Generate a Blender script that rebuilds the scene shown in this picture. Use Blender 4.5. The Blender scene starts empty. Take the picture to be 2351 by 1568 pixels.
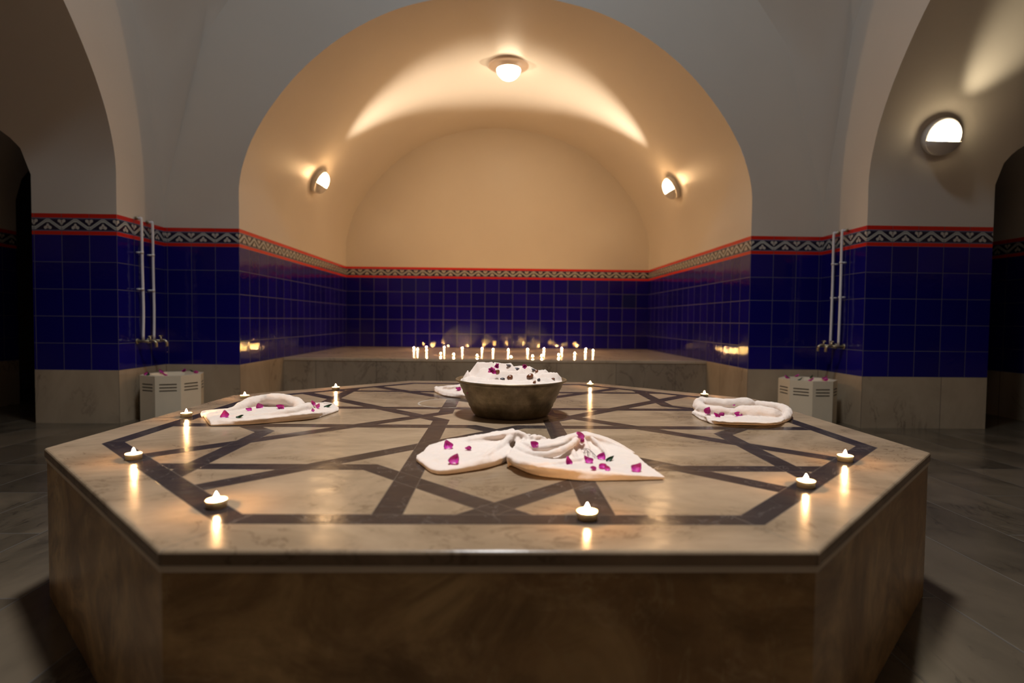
import bpy, bmesh, math, random
import numpy as np
from mathutils import Vector, Matrix
random.seed(7)
PI=math.pi
SC=bpy.context.scene
COL=SC.collection

# ------------------------------------------------------------------ camera, world, exposure
F_PX=1304.85; CAM=np.array([0.0054,-2.1198,0.8005])
_t,_y,_r=0.03704,0.0236,0.0106
FW=np.array([math.sin(_y)*math.cos(_t),math.cos(_y)*math.cos(_t),-math.sin(_t)])
_rt=np.array([math.cos(_y),-math.sin(_y),0.0]); _up=np.cross(_rt,FW)
RT=math.cos(_r)*_rt+math.sin(_r)*_up; UP=-math.sin(_r)*_rt+math.cos(_r)*_up
cd=bpy.data.cameras.new('camera'); cam=bpy.data.objects.new('camera',cd); COL.objects.link(cam)
cam.matrix_world=Matrix(((RT[0],UP[0],-FW[0],CAM[0]),(RT[1],UP[1],-FW[1],CAM[1]),(RT[2],UP[2],-FW[2],CAM[2]),(0,0,0,1)))
cd.sensor_width=36; cd.lens=36*F_PX/2351; cd.clip_start=.02; cd.clip_end=100
cd.dof.use_dof=True; cd.dof.focus_distance=2.15; cd.dof.aperture_fstop=1.9
SC.camera=cam
w=bpy.data.worlds.new('world'); SC.world=w; w.use_nodes=True
w.node_tree.nodes['Background'].inputs[0].default_value=(.35,.45,.62,1)
w.node_tree.nodes['Background'].inputs[1].default_value=.6
vs=SC.view_settings; vs.view_transform='Standard'; vs.look='None'; vs.gamma=1; vs.exposure=0.08; vs.use_curve_mapping=False
SC.cycles.max_bounces=10; SC.cycles.diffuse_bounces=4; SC.cycles.glossy_bounces=4
SC.cycles.sample_clamp_indirect=6
GLOW_W=46.0
LAMP_E=55.0       # sconce globes
CEIL_E=15.0       # crown lamp
IWAN_E=20.0        # lamp in the right recess
FLAME_E=1350.0
BEAM_W=235.0
FILL_W=62.0
SKY_W=54.0        # daylight through the dome oculus
LAMP_C=(1.0,.60,.285)

def ray(u,v): return FW+RT*(u-1175.5)/F_PX-UP*(v-784)/F_PX
ZS=0.4263; ZP=0.397; ZB0=ZP+1.0; ZB1=ZP+1.155
def onz(u,v,z):
    d=ray(u,v); return CAM+d*(z-CAM[2])/d[2]
def P(u,v,h=0.0):                      # a spot on the platform, h metres above its top
    q=onz(u,v,ZS+h); return (float(q[0]),float(q[1]),float(q[2]))

da=bpy.data.lights.new('platform_fill','AREA'); da.shape='DISK'; da.size=.66; da.energy=FILL_W; da.color=(.95,.93,.92); da.spread=math.radians(82)  # added narrow downlight, shaped to brighten the platform more than the walls
dl=bpy.data.objects.new('platform_fill',da); COL.objects.link(dl); dl.location=(-.01,-.30,6.15)
da2=bpy.data.lights.new('oculus_skylight','AREA'); da2.shape='DISK'; da2.size=.66; da2.energy=SKY_W; da2.color=(.66,.82,1.0)
dl2=bpy.data.objects.new('oculus_skylight',da2); COL.objects.link(dl2); dl2.location=(-.01,-.02,6.20)

# ------------------------------------------------------------------ node helpers
class E:
    """a tiny expression builder over shader math nodes"""
    def __init__(s,nt,sock): s.nt=nt; s.s=sock
def _m(nt,op,*a):
    n=nt.nodes.new('ShaderNodeMath'); n.operation=op
    for i,x in enumerate(a):
        if isinstance(x,E): nt.links.new(x.s,n.inputs[i])
        else: n.inputs[i].default_value=float(x)
    return E(nt,n.outputs[0])
def _op(op,rev=False):
    def f(a,b): return _m(a.nt,op,b,a) if rev else _m(a.nt,op,a,b)
    return f
E.__add__=_op('ADD'); E.__radd__=_op('ADD'); E.__mul__=_op('MULTIPLY'); E.__rmul__=_op('MULTIPLY')
E.__sub__=_op('SUBTRACT'); E.__rsub__=_op('SUBTRACT',True); E.__truediv__=_op('DIVIDE')
E.__gt__=_op('GREATER_THAN'); E.__lt__=_op('LESS_THAN')
def mx(a,b): return _m(a.nt,'MAXIMUM',a,b)
def mn(a,b): return _m(a.nt,'MINIMUM',a,b)
def ab(a): return _m(a.nt,'ABSOLUTE',a)
def fl(a): return _m(a.nt,'FLOOR',a)
def fr(a): return _m(a.nt,'FRACT',a)
def smooth(a,lo,hi):
    n=a.nt.nodes.new('ShaderNodeMapRange'); n.interpolation_type='SMOOTHSTEP'
    a.nt.links.new(a.s,n.inputs[0]); n.inputs[1].default_value=lo; n.inputs[2].default_value=hi
    return E(a.nt,n.outputs[0])
class Mat:
    def __init__(s,name):
        s.m=bpy.data.materials.new(name); s.m.use_nodes=True; s.nt=s.m.node_tree
        s.b=s.nt.nodes['Principled BSDF']
    def coord(s,kind='Object'):
        tc=s.nt.nodes.new('ShaderNodeTexCoord'); return tc.outputs[kind]
    def xyz(s,sock):
        n=s.nt.nodes.new('ShaderNodeSeparateXYZ'); s.nt.links.new(sock,n.inputs[0])
        return [E(s.nt,o) for o in n.outputs]
    def vec(s,x,y,z=0.0):
        n=s.nt.nodes.new('ShaderNodeCombineXYZ')
        for i,a in enumerate((x,y,z)):
            if isinstance(a,E): s.nt.links.new(a.s,n.inputs[i])
            else: n.inputs[i].default_value=a
        return n.outputs[0]
    def noise(s,co,scale,detail=4,rough=.55,dist=0.0):
        n=s.nt.nodes.new('ShaderNodeTexNoise'); s.nt.links.new(co,n.inputs['Vector'])
        n.inputs['Scale'].default_value=scale; n.inputs['Detail'].default_value=detail
        n.inputs['Roughness'].default_value=rough; n.inputs['Distortion'].default_value=dist
        return E(s.nt,n.outputs[0])
    def white(s,co):
        n=s.nt.nodes.new('ShaderNodeTexWhiteNoise'); s.nt.links.new(co,n.inputs['Vector']); return n
    def mapping(s,co,scale=(1,1,1),rot=(0,0,0)):
        n=s.nt.nodes.new('ShaderNodeMapping'); s.nt.links.new(co,n.inputs[0])
        n.inputs['Scale'].default_value=scale; n.inputs['Rotation'].default_value=rot
        return n.outputs[0]
    def ramp(s,fac,stops):
        n=s.nt.nodes.new('ShaderNodeValToRGB'); s.nt.links.new(fac.s,n.inputs[0])
        el=n.color_ramp.elements
        while len(el)<len(stops): el.new(.5)
        for e,(p,c) in zip(el,stops): e.position=p; e.color=(*c,1)
        return n.outputs[0]
    def mix(s,fac,a,b):
        n=s.nt.nodes.new('ShaderNodeMix'); n.data_type='RGBA'
        if isinstance(fac,E): s.nt.links.new(fac.s,n.inputs[0])
        else: n.inputs[0].default_value=fac
        for i,x in ((6,a),(7,b)):
            if isinstance(x,tuple): n.inputs[i].default_value=(*x,1)
            else: s.nt.links.new(x,n.inputs[i])
        return n.outputs[2]
    def set(s,**k):
        for kk,v in k.items():
            i=s.b.inputs[kk.replace('_',' ')]
            if isinstance(v,E): s.nt.links.new(v.s,i)
            elif isinstance(v,bpy.types.NodeSocket): s.nt.links.new(v,i)
            elif isinstance(v,tuple): i.default_value=(*v,1) if len(v)==3 else v
            else: i.default_value=v
    def bump(s,h,strength=.3,dist=.01):
        n=s.nt.nodes.new('ShaderNodeBump'); n.inputs['Strength'].default_value=strength
        n.inputs['Distance'].default_value=dist; s.nt.links.new(h.s,n.inputs['Height'])
        s.nt.links.new(n.outputs[0],s.b.inputs['Normal'])

def plain(name,col,rough=.5,metal=0.0,nz=0.0,scale=20,**k):
    M=Mat(name)
    if nz:
        n=M.noise(M.coord(),scale)
        M.set(Base_Color=M.mix(n,tuple(c*(1-nz) for c in col),tuple(min(1,c*(1+nz)) for c in col)))
    else: M.set(Base_Color=col)
    M.set(Roughness=rough,Metallic=metal,**k); return M.m

def m_plaster():
    M=Mat('glossy_cream_plaster'); co=M.coord()
    a=M.noise(co,.9,5); b=M.noise(co,60,3)
    M.set(Base_Color=M.mix(a,(.62,.56,.48),(.72,.66,.57)),Roughness=.36,IOR=1.5)
    M.bump(a*.6+b*.02,.25,.02); return M.m
def m_tile():
    M=Mat('cobalt_glazed_tile'); x,y,_=M.xyz(M.coord('UV'))
    u=x/.2; v=y/.2; fu=fr(u); fv=fr(v)
    e=mn(mn(fu,1-fu),mn(fv,1-fv))
    tile=smooth(e,.009,.017)
    wn=M.white(M.vec(fl(u),fl(v),.3)); r=M.xyz(wn.outputs['Color'])
    nz=M.noise(M.coord(),9,2)
    col=M.mix(r[0],(.006,.004,.125),(.010,.006,.17))
    col=M.mix(smooth(r[1],.985,1.0),col,(.012,.02,.05))
    M.set(Base_Color=M.mix(tile,(.10,.10,.17),col),Roughness=smooth(tile,1,0)*.5+.022)
    M.set(IOR=1.5,Specular_IOR_Level=.36)
    h=((fu-.5)*(r[0]-.5)+(fv-.5)*(r[1]-.5))*2.2+nz*.7+M.noise(M.coord(),38,2)*.55+tile*1.0
    M.bump(h,1.0,.0016); return M.m
def m_border():
    M=Mat('painted_border_tile'); x,y,_=M.xyz(M.coord('UV'))   # y 0..0.155
    H=.155
    red=mx(y>H-.031,y<.027)
    line=mx(mx((y>.027)*(y<.0325),(y>H-.0385)*(y<H-.031)),mx((y>.036)*(y<.0375),(y>H-.044)*(y<H-.0425)))
    c=y-.0765                                   # centre of the painted band, half height .038
    p=fr(x/.2)                                  # one vine period per tile
    tri=mx(mn((ab(p-.5)*4-1)*-1.3,1.0),-1.0)                        # -1 at 0, +1 at .5
    vine=ab(c-tri*.027)<.0125
    vein=ab(c-tri*.03)<.0018
    def blob(px,py,r):
        dx=(fr(p-px+.5)-.5)*.2; dy=c-py
        return _m(M.nt,'SQRT',dx*dx+dy*dy)<r
    fl_=blob(.0,.022,.0085)
    for a,b,r in ((-.085,.025,.0115),(.085,.025,.0115),(.0,.004,.009),(-.05,.014,.006),(.05,.014,.006)):
        fl_=mx(fl_,blob(a%1,b,r)); fl_=mx(fl_,blob((.5+a)%1,-b,r))
    fl_=mx(fl_,blob(.5,-.022,.0085))
    core=mx(blob(.0,.021,.0045),blob(.5,-.021,.0045))
    col=M.mix(line,(.010,.009,.03),(.14,.15,.24))
    col=M.mix(vine*(ab(c)<.039),col,(.44,.45,.42)); col=M.mix(vein*(ab(c)<.039),col,(.12,.13,.16))
    col=M.mix(fl_,col,(.50,.47,.42)); col=M.mix(core,col,(.22,.07,.06))
    col=M.mix(red,col,(.62,.018,.008))
    j=smooth(mn(p,1-p),.004,.012)
    col=M.mix(j,(.12,.10,.10),col)
    M.set(Base_Color=col,Roughness=.16); M.bump(j,.5,.001); return M.m
def veined(M,co,base,dark,vein,scale=1.3,stretch=(1,1,1)):
    c2=M.mapping(co,stretch)
    a=M.noise(c2,scale,6,.6,1.2); b=M.noise(c2,scale*2.3,8,.62,1.8); c=M.noise(c2,scale*9,4)
    col=M.mix(smooth(a,.32,.68),base,dark)
    v=smooth(ab(b-.5),.022,0.0)*smooth(a,.45,.6)
    col=M.mix(v*.7,col,vein)
    col=M.mix(smooth(c,.45,.8)*.25,col,dark)
    return col,a,b
def m_plinth():
    M=Mat('beige_wall_marble'); co=M.coord(); x,y,z=M.xyz(M.coord('UV'))
    col,a,b=veined(M,co,(.54,.43,.29),(.36,.275,.18),(.13,.09,.06),1.1,(1,1,.45))
    f=fr(x/.62); e=smooth(mn(f,1-f),.0015,.005)
    wn=M.white(M.vec(fl(x/.62),2.0)); r=E(M.nt,wn.outputs['Value'])
    col=M.mix(r*.45,col,(.30,.25,.19))
    M.set(Base_Color=M.mix(e,(.12,.10,.08),col),Roughness=a*.12+.16); return M.m
def m_floor():
    M=Mat('grey_floor_marble'); co=M.coord(); x,y,z=M.xyz(co)
    u=(x+.02)/.33; row=fl(u); v=y/.98+fr(row*.5)*1.0+.02
    fu=fr(u); fv=fr(v)
    e=mn(smooth(mn(fu,1-fu),.004,.011),smooth(mn(fv,1-fv),.0013,.004))
    wn=M.white(M.vec(row,fl(v),1.0)); r=M.xyz(wn.outputs['Color'])
    cc=M.vec(x+r[0]*7,y+r[1]*9,r[2]*5)
    col,a,b=veined(M,cc,(.12,.092,.062),(.055,.043,.029),(.014,.010,.008),1.5,(1,.55,1))
    col=M.mix(smooth(r[0],.55,.95)*.6,col,(.035,.027,.019))
    M.set(Base_Color=M.mix(e,(.10,.09,.08),col),Roughness=a*.15+.14)
    M.bump(e*.4+a*.1,.4,.004); return M.m
def m_slab_top():
    M=Mat('platform_top_marble_inlay'); co=M.coord(); x,y,z=M.xyz(co)
    col,a,b=veined(M,co,(.38,.275,.175),(.24,.17,.105),(.12,.078,.045),2.1,(1,1.5,1))
    g=M.noise(M.mapping(co,(1,4.5,1),(0,0,.15)),3.0,6,.65,.6)
    col=M.mix(smooth(g,.5,.75)*.35,col,(.24,.165,.11))
    ang=M.noise(co,.8,2)
    # star lattice: eight strip directions, two offsets each; the strips start at the mitre of their own octagon
    K=math.sqrt(.5); T8=math.tan(PI/8)
    ax=ab(x); ay=ab(y); s1=ab(x+y)*K; s2=ab(x-y)*K
    dark=None; D=mx(mx(ax,ay/1.006),mx(s1,s2)/1.0185)
    for d,t in ((ax,ay),(ay,ax),(s1,s2),(s2,s1)):
        for lo,hi in ((.175,.235),(.733,.789)):
            q=(d>lo)*(d<hi)*(t>d*T8)
            dark=q if dark is None else mx(dark,q)
    inlay=mx(dark*(D<1.12),(D>1.104)*(D<1.157))
    D2=mx(mx(ax,ay/1.006),mx(s1,s2)/1.013)
    # hairline seams
    seams=None
    for d,t in ((ax,ay),(ay,ax),(s1,s2),(s2,s1)):
        for lo in (.175,.235,.733,.789):
            q=(ab(d-lo)<.0009)*(t>d*T8)*(D<1.11)
            seams=q if seams is None else mx(seams,q)
    seams=mx(seams,mx(ab(D-1.104)<.0012,ab(D-1.157)<.0012))
    mit=(mn(mn(ab(ay-ax*T8),ab(ax-ay*T8)),mn(ab(s1-s2*T8),ab(s2-s1*T8)))<.0015)*(D>1.10)
    dn=M.noise(co,4,6,.6,1.5); dv=smooth(ab(dn-.5),.006,.0)
    dcol=M.mix(M.noise(co,9,5),(.022,.017,.016),(.055,.040,.036)); dcol=M.mix(dv*.22,dcol,(.34,.30,.26))
    base=M.mix(inlay,col,dcol)
    base=M.mix(mx(seams*.5,mit*.6),base,(.16,.13,.10))
    # pale broken ring left of the bowl
    rx=(x+.215); ry=(y-.355)
    rd=_m(M.nt,'SQRT',rx*rx+ry*ry)
    ringn=smooth(M.noise(co,14,3),.40,.52)
    ring=smooth(ab(rd-.135),.0055,.002)*ringn*(x<-.16)
    base=M.mix(ring*.7,base,(.62,.60,.52))
    M.set(Base_Color=base,Roughness=M.noise(co,7,4)*.16+.13-inlay*.03)
    M.set(IOR=1.5,Specular_IOR_Level=.10)
    M.bump(M.noise(co,24,3)*.5+M.noise(co,6,2)*1.2+(1-seams)*.05,.5,.003)
    return M.m
def m_slab_side():
    M=Mat('platform_side_marble'); co=M.coord()
    col,a,b=veined(M,co,(.88,.60,.26),(.42,.235,.085),(.62,.44,.20),2.2,(1,1,.8))
    x,y,z=M.xyz(co)
    c5=M.noise(M.mapping(co,(1,1,1.2)),3.4,7,.66,1.4); col=M.mix(smooth(c5,.38,.70),col,(.27,.15,.055)); col=M.mix(smooth(M.noise(co,5.5,6,.7,1.0),.56,.72)*.5,col,(.85,.62,.32)); M.set(Base_Color=col,Roughness=a*.15+.22); M.bump(a,.2,.003); return M.m
def m_towel(name,c=(.82,.70,.60)):
    M=Mat(name); co=M.coord(); n=M.noise(co,420,2,.7); b=M.noise(co,14,3)
    M.set(Base_Color=M.mix(b,tuple(k*.93 for k in c),c),Roughness=.92,Sheen_Weight=.3,Subsurface_Weight=.08)
    M.b.inputs['Subsurface Radius'].default_value=(.01,.006,.004)
    M.bump(n*.5+b*.5,.5,.0016); return M.m
def m_petal():
    M=Mat('magenta_bract'); co=M.coord(); n=M.noise(co,70,4)
    M.set(Base_Color=M.mix(n,(.58,.022,.33),(.78,.05,.50)),Roughness=.55,Subsurface_Weight=.15)
    M.b.inputs['Subsurface Radius'].default_value=(.01,.002,.006)
    M.bump(n,.4,.001); return M.m
def m_bowl():
    M=Mat('hammered_tinned_copper'); co=M.coord(); x,y,z=M.xyz(co)
    n=M.noise(co,14,6,.65); st=M.noise(M.mapping(co,(1.2,1.2,55)),3,4)
    M.set(Base_Color=M.ramp(n,[(.3,(.12,.10,.065)),(.5,(.22,.18,.12)),(.7,(.36,.30,.21))]),
          Metallic=.85,Roughness=n*.25+.30)
    M.bump(st*.7+M.noise(co,90,2)*.3,.35,.002); return M.m
def m_emit(name,col,s):
    M=Mat(name); M.set(Base_Color=(.8,.8,.8)); M.b.inputs['Emission Color'].default_value=(*col,1)
    M.b.inputs['Emission Strength'].default_value=s; return M.m
PLASTER=m_plaster(); TILE=m_tile(); BORDER=m_border(); PLINTH=m_plinth(); FLOOR=m_floor()
TOP=m_slab_top(); SIDE=m_slab_side(); TOWEL=m_towel('white_terry_cloth'); TOWEL2=m_towel('soft_white_cloth',(.82,.70,.61))
PETAL=m_petal(); LEAF=plain('dark_green_leaf',(.02,.07,.02),.4,nz=.3,scale=60)
STEM=plain('dry_brown_stem',(.10,.05,.04),.8)
BOWL=m_bowl(); STEEL=plain('translucent_tealight_cup',(.80,.70,.48),.4,0,Transmission_Weight=.55)
WAX=plain('white_wax',(.88,.84,.74),.35,Subsurface_Weight=.6); WICK=plain('black_wick',(.02,.02,.02),.9)
WAX.node_tree.nodes['Principled BSDF'].inputs['Subsurface Radius'].default_value=(.02,.012,.006)
FLAME=m_emit('candle_flame',(1.0,.54,.22),FLAME_E)
GLOBE=m_emit('frosted_glass_lit',LAMP_C,LAMP_E); GLOBE2=m_emit('frosted_glass_crown_lamp',(1,.78,.52),CEIL_E); GLOBE3=m_emit('frosted_glass_recess_lamp',(1,.80,.52),IWAN_E)
ENAMEL=plain('white_enamel',(.78,.76,.72),.35); PVC=plain('white_water_pipe',(.78,.78,.80),.35,nz=.05)
SHADED_PLATE=plain('shaded_lamp_plate',(.42,.30,.21),.5); BRASS=plain('dull_brass',(.42,.36,.24),.35,.8,nz=.3); WHITEM=plain('white_basin_marble',(.74,.64,.47),.3,nz=.08,scale=5)  # crown lamp plate: recess shade put into its brown colour
GROOVE=plain('shaded_groove_marble',(.26,.24,.20),.5)  # basin marble darkened in colour to stand for shade inside the grooves
CHEST=plain('glossy_brown_stone',(.16,.055,.025),.2,nz=.4,scale=30); GREY=plain('dark_grey_pebble',(.06,.05,.055),.3,nz=.4,scale=40)
MORTAR=plain('pale_joint',(.85,.72,.52),.6,nz=.15,scale=8); DARKP=plain('unlit_plaster',(.30,.26,.22),.8)  # passage plaster: darkness of the unlit room put into the colour

# ------------------------------------------------------------------ mesh helpers
def tag(o,label=None,cat=None,group=None,kind=None):
    if label: o['label']=label
    if cat: o['category']=cat
    if group: o['group']=group
    if kind: o['kind']=kind
    return o
def link(name,me,parent=None,mats=(),smooth=False):
    for m in mats: me.materials.append(m)
    o=bpy.data.objects.new(name,me); COL.objects.link(o)
    if parent: o.parent=parent
    if smooth:
        for p in me.polygons: p.use_smooth=True
    return o
def bm_obj(name,bm,mat,parent=None,smooth=False,loc=None):
    bmesh.ops.recalc_face_normals(bm,faces=bm.faces)
    me=bpy.data.meshes.new(name); bm.to_mesh(me); bm.free()
    o=link(name,me,parent,[mat] if not isinstance(mat,(list,tuple)) else mat,smooth)
    if loc is not None: o.location=loc
    return o
def empty(name,loc=(0,0,0),rot=None):
    o=bpy.data.objects.new(name,None); COL.objects.link(o); o.location=loc
    if rot: o.rotation_euler=rot
    o.empty_display_size=.05; return o
class WB:
    """wall builder: quads with metric UVs and several material slots"""
    def __init__(s,mats): s.mats=mats; s.v=[]; s.f=[]; s.uv=[]; s.mi=[]
    def face(s,pts,uvs,mi):
        b=len(s.v); s.v+=[tuple(p) for p in pts]; s.f.append(tuple(range(b,b+len(pts)))); s.uv.append(uvs); s.mi.append(mi)
    def build(s,name,side,smooth=False,merge=True):
        me=bpy.data.meshes.new(name); me.from_pydata(s.v,[],s.f)
        ul=me.uv_layers.new(name='UVMap'); k=0
        for p,uvs,mi in zip(me.polygons,s.uv,s.mi):
            p.material_index=mi
            for li,c in zip(p.loop_indices,uvs): ul.data[li].uv=c
        if merge:
            bm=bmesh.new(); bm.from_mesh(me); bmesh.ops.remove_doubles(bm,verts=bm.verts,dist=1e-4); bm.to_mesh(me); bm.free()
        o=link(name,me,None,s.mats)
        if smooth:
            for p in me.polygons: p.use_smooth=(p.material_index==0)
        o['kind']='structure'; return o
    # vertical strip of wall between two plan points, from the floor to ZB1, tiled and bordered
    def dado(s,a,b,u0=0.0,flip=False):
        L=math.dist(a,b); U=(u0,u0+L)
        for z0,z1,mi,v0 in ((0,ZP,3,0),(ZP,ZB0,1,ZP),(ZB0,ZB1,2,ZB0)):
            pts=[(*a,z0),(*b,z0),(*b,z1),(*a,z1)]
            s.face(pts,[(U[0],z0-v0),(U[1],z0-v0),(U[1],z1-v0),(U[0],z1-v0)],mi)

MATS=[PLASTER,TILE,BORDER,PLINTH]
RX,RY=-.01,-.017; WX,WY=2.81,2.786; YF=RY+WY; HW=2.187; DEPTH=3.37; ZSP=1.8; RD=2.8
raw=[(HW,ZB1),(HW,1.74),(HW,1.87),(2.176,1.98),(2.142,2.12),(2.07,2.31),(1.93,2.55),(1.74,2.795),(1.55,2.985),(1.34,3.15),(1.10,3.295),(.85,3.405),(.6,3.475),(.3,3.53),(0,3.55)]
def catmull(pts,n):
    out=[]; p=[pts[0]]+list(pts)+[(-pts[-2][0],pts[-2][1])]
    for i in range(1,len(p)-2):
        for k in range(n):
            t=k/n; q=[]
            for c in (0,1):
                a,b,cc,d=p[i-1][c],p[i][c],p[i+1][c],p[i+2][c]
                q.append(.5*((2*b)+(-a+cc)*t+(2*a-5*b+4*cc-d)*t*t+(-a+3*b-3*cc+d)*t**3))
            out.append(tuple(q))
    out.append(pts[-1]); return out
PROF=catmull(raw,3)
FULL=[(-u,z) for u,z in PROF]+[(u,z) for u,z in PROF[:-1][::-1]]   # left springing -> crown -> right springing
def prof_u(z):
    for (u0,z0),(u1,z1) in zip(PROF,PROF[1:]):
        if z0<=z<=z1+1e-9: return u0+(u1-u0)*(z-z0)/max(1e-9,z1-z0)
    return 0.0
# local frame of a recess: (u across, d deep, z) -> world
def frame(side):
    if side=='front': return lambda u,d,z:(RX+u,YF+d,z)
    if side=='back': return lambda u,d,z:(RX-u,RY-WY-d,z)
    if side=='right': return lambda u,d,z:(RX+WX+d,RY-u,z)
    return lambda u,d,z:(RX-WX-d,RY+u,z)
HWALL={'front':WX,'back':WX,'left':WY,'right':WY}
DOORS={'right':(-1,.98,.66,.33,1.87),'left':(1,.615,.90,.385,1.83)}  # side sign (u), start d, width, rise, springing

def recess(side):
    T=frame(side); W=HWALL[side]
    # wall around the arch
    b=WB(MATS)
    for sg in (-1,1):
        a=T(sg*HW,0,0)[:2]; c=T(sg*W,0,0)[:2]
        b.dado(a,c)
    n=len(FULL)
    outer=[]
    for i in range(n):
        t=i/(n-1)*2-1                        # -1..1
        s=abs(t); sgn=-1 if t<0 else 1
        k=.12
        if s>1-k: z=ZB1+(ZSP-ZB1)*(1-s)/k; u=W
        else:
            th=(s/(1-k))*PI/2; u=W*math.sin(th); z=ZSP+RD*math.cos(th)
        outer.append((sgn*u if s>1e-9 else 0.0,z))
    for i in range(n-1):
        p=[FULL[i],FULL[i+1],outer[i+1],outer[i]]
        b.face([T(u,0,z) for u,z in p],[(u,z) for u,z in p],0)
    b.build('wall_'+side,side)
    # inside of the recess: two sides with vault, end wall
    for sg,nm in ((-1,'a'),(1,'b')):
        b=WB(MATS); door=DOORS.get(side)
        cols=[0.0]
        if door and door[0]==sg:
            _,d0,dw,rise,spr=door
            dd=[d0+dw*k/16 for k in range(17)]
            for x0,x1 in ((0,d0),(d0+dw,DEPTH)):
                b.dado(T(sg*HW,x0,0)[:2],T(sg*HW,x1,0)[:2],x0)
            cols=sorted(set([0.0]+dd+[d0+dw+.4,2.4,3.0,DEPTH]))
            def bot(d):
                q=(d-d0-dw/2)/(dw/2)
                return spr+rise*math.sqrt(max(0,1-q*q)) if abs(q)<=1.0001 else ZB1
        else:
            b.dado(T(sg*HW,0,0)[:2],T(sg*HW,DEPTH,0)[:2])
            cols=[DEPTH*k/6 for k in range(7)]
            bot=lambda d:ZB1
        up=[p for p in PROF if p[1]>2.32]
        def column(d,z0):
            pts=[]
            for k in range(10):
                z=z0+(up[0][1]-z0)*k/10; pts.append((prof_u(z),z))
            return [T(sg*u,d,z) for u,z in pts+up],[(d,z) for u,z in pts+up]
        for c0,c1 in zip(cols,cols[1:]):
            inside=door and door[0]==sg and c0>=d0-1e-6 and c1<=d0+dw+1e-6
            z0,z1=(bot(c0),bot(c1)) if inside else (ZB1,ZB1)
            A,ua=column(c0,z0); B,ub=column(c1,z1)
            for i in range(len(A)-1): b.face([A[i],B[i],B[i+1],A[i+1]],[ua[i],ub[i],ub[i+1],ua[i+1]],0)
        b.build('wall_%s_recess_%s'%(side,{'front':{-1:'left',1:'right'},'back':{-1:'right',1:'left'},'left':{-1:'near',1:'far'},'right':{-1:'far',1:'near'}}[side][sg]),side,smooth=True)
    b=WB(MATS)
    b.dado(T(-HW,DEPTH,0)[:2],T(HW,DEPTH,0)[:2])
    for i in range(n-1):
        p=[FULL[i],FULL[i+1],(FULL[i+1][0],ZB1),(FULL[i][0],ZB1)]
        b.face([T(u,DEPTH,z) for u,z in p],[(u,z) for u,z in p],0)
    b.build('wall_%s_end'%side,side,merge=False)
for s in ('front','left','right','back'): recess(s)

# doorways in the far walls of the side recesses: jambs, arched soffit and the dark room behind
def doorway(side,idx):
    sg,d0,dw,rise,spr=DOORS[side]; T=frame(side); th=.95
    b=WB(MATS)
    for d in (d0,d0+dw):
        b.dado(T(sg*HW,d,0)[:2],T(sg*(HW+th),d,0)[:2])
        p=[(HW,ZB1),(HW+th,ZB1),(HW+th,spr),(HW,spr)]
        b.face([T(sg*u,d,z) for u,z in p],p,0)
    N=16; arc=[(d0+dw*k/N,spr+rise*math.sqrt(max(0,1-(2*k/N-1)**2))) for k in range(N+1)]
    for (a0,z0),(a1,z1) in zip(arc,arc[1:]):
        b.face([T(sg*prof_u(z0),a0,z0),T(sg*prof_u(z1),a1,z1),T(sg*(HW+th),a1,z1),T(sg*(HW+th),a0,z0)],[(0,0),(0,0),(1,0),(1,0)],0)
    b.build('door_%d'%idx,side,smooth=True)
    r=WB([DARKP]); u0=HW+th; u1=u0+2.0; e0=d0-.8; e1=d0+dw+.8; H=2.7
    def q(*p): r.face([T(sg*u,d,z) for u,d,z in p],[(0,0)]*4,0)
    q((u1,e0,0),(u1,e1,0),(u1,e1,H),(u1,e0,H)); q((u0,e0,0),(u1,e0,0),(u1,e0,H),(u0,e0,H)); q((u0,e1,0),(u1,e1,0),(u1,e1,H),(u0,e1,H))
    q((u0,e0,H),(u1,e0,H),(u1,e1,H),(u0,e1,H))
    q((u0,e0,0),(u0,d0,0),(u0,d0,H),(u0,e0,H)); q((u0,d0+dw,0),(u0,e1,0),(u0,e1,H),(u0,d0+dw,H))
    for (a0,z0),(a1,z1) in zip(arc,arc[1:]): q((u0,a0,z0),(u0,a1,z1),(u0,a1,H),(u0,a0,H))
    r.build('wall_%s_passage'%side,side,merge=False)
doorway('right',1); doorway('left',2)

# ceiling: pendentives and dome with a round skylight
bm=bmesh.new(); NS=96; rings=[]
zc=ZSP+RD-math.sqrt(3.2**2-RD**2)
def dome_pt(th,k):
    c,s=math.cos(th),math.sin(th)
    if k<=14:
        r=.35+(RD-.35)*k/14; z=zc+math.sqrt(3.2**2-r*r)
    else:
        t=(k-14)/10; rm=RD/max(abs(c),abs(s)); r=RD+(rm-RD)*t
        z=ZSP+math.sqrt(max(0,2*RD*RD-r*r))
    return (RX+r*c*WX/RD,RY+r*s*WY/RD,z)
for k in range(25): rings.append([bm.verts.new(dome_pt(2*PI*j/NS,k)) for j in range(NS)])
for k in range(24):
    for j in range(NS):
        try: bm.faces.new((rings[k][j],rings[k][(j+1)%NS],rings[k+1][(j+1)%NS],rings[k+1][j]))
        except Exception: pass
bmesh.ops.remove_doubles(bm,verts=bm.verts,dist=1e-4)
o=bm_obj('ceiling',bm,PLASTER,smooth=True); o['kind']='structure'
# floor
bm=bmesh.new()
for x0,x1,y0,y1 in ((-7,7,-7.2,7.2),):
    vv=[bm.verts.new(p) for p in ((x0,y0,0),(x1,y0,0),(x1,y1,0),(x0,y1,0),(x0,y0,-.1),(x1,y0,-.1),(x1,y1,-.1),(x0,y1,-.1))]
    for f in ((0,1,2,3),(7,6,5,4),(0,4,5,1),(1,5,6,2),(2,6,7,3),(3,7,4,0)): bm.faces.new([vv[i] for i in f])
o=bm_obj('floor',bm,FLOOR); o['kind']='structure'

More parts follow.
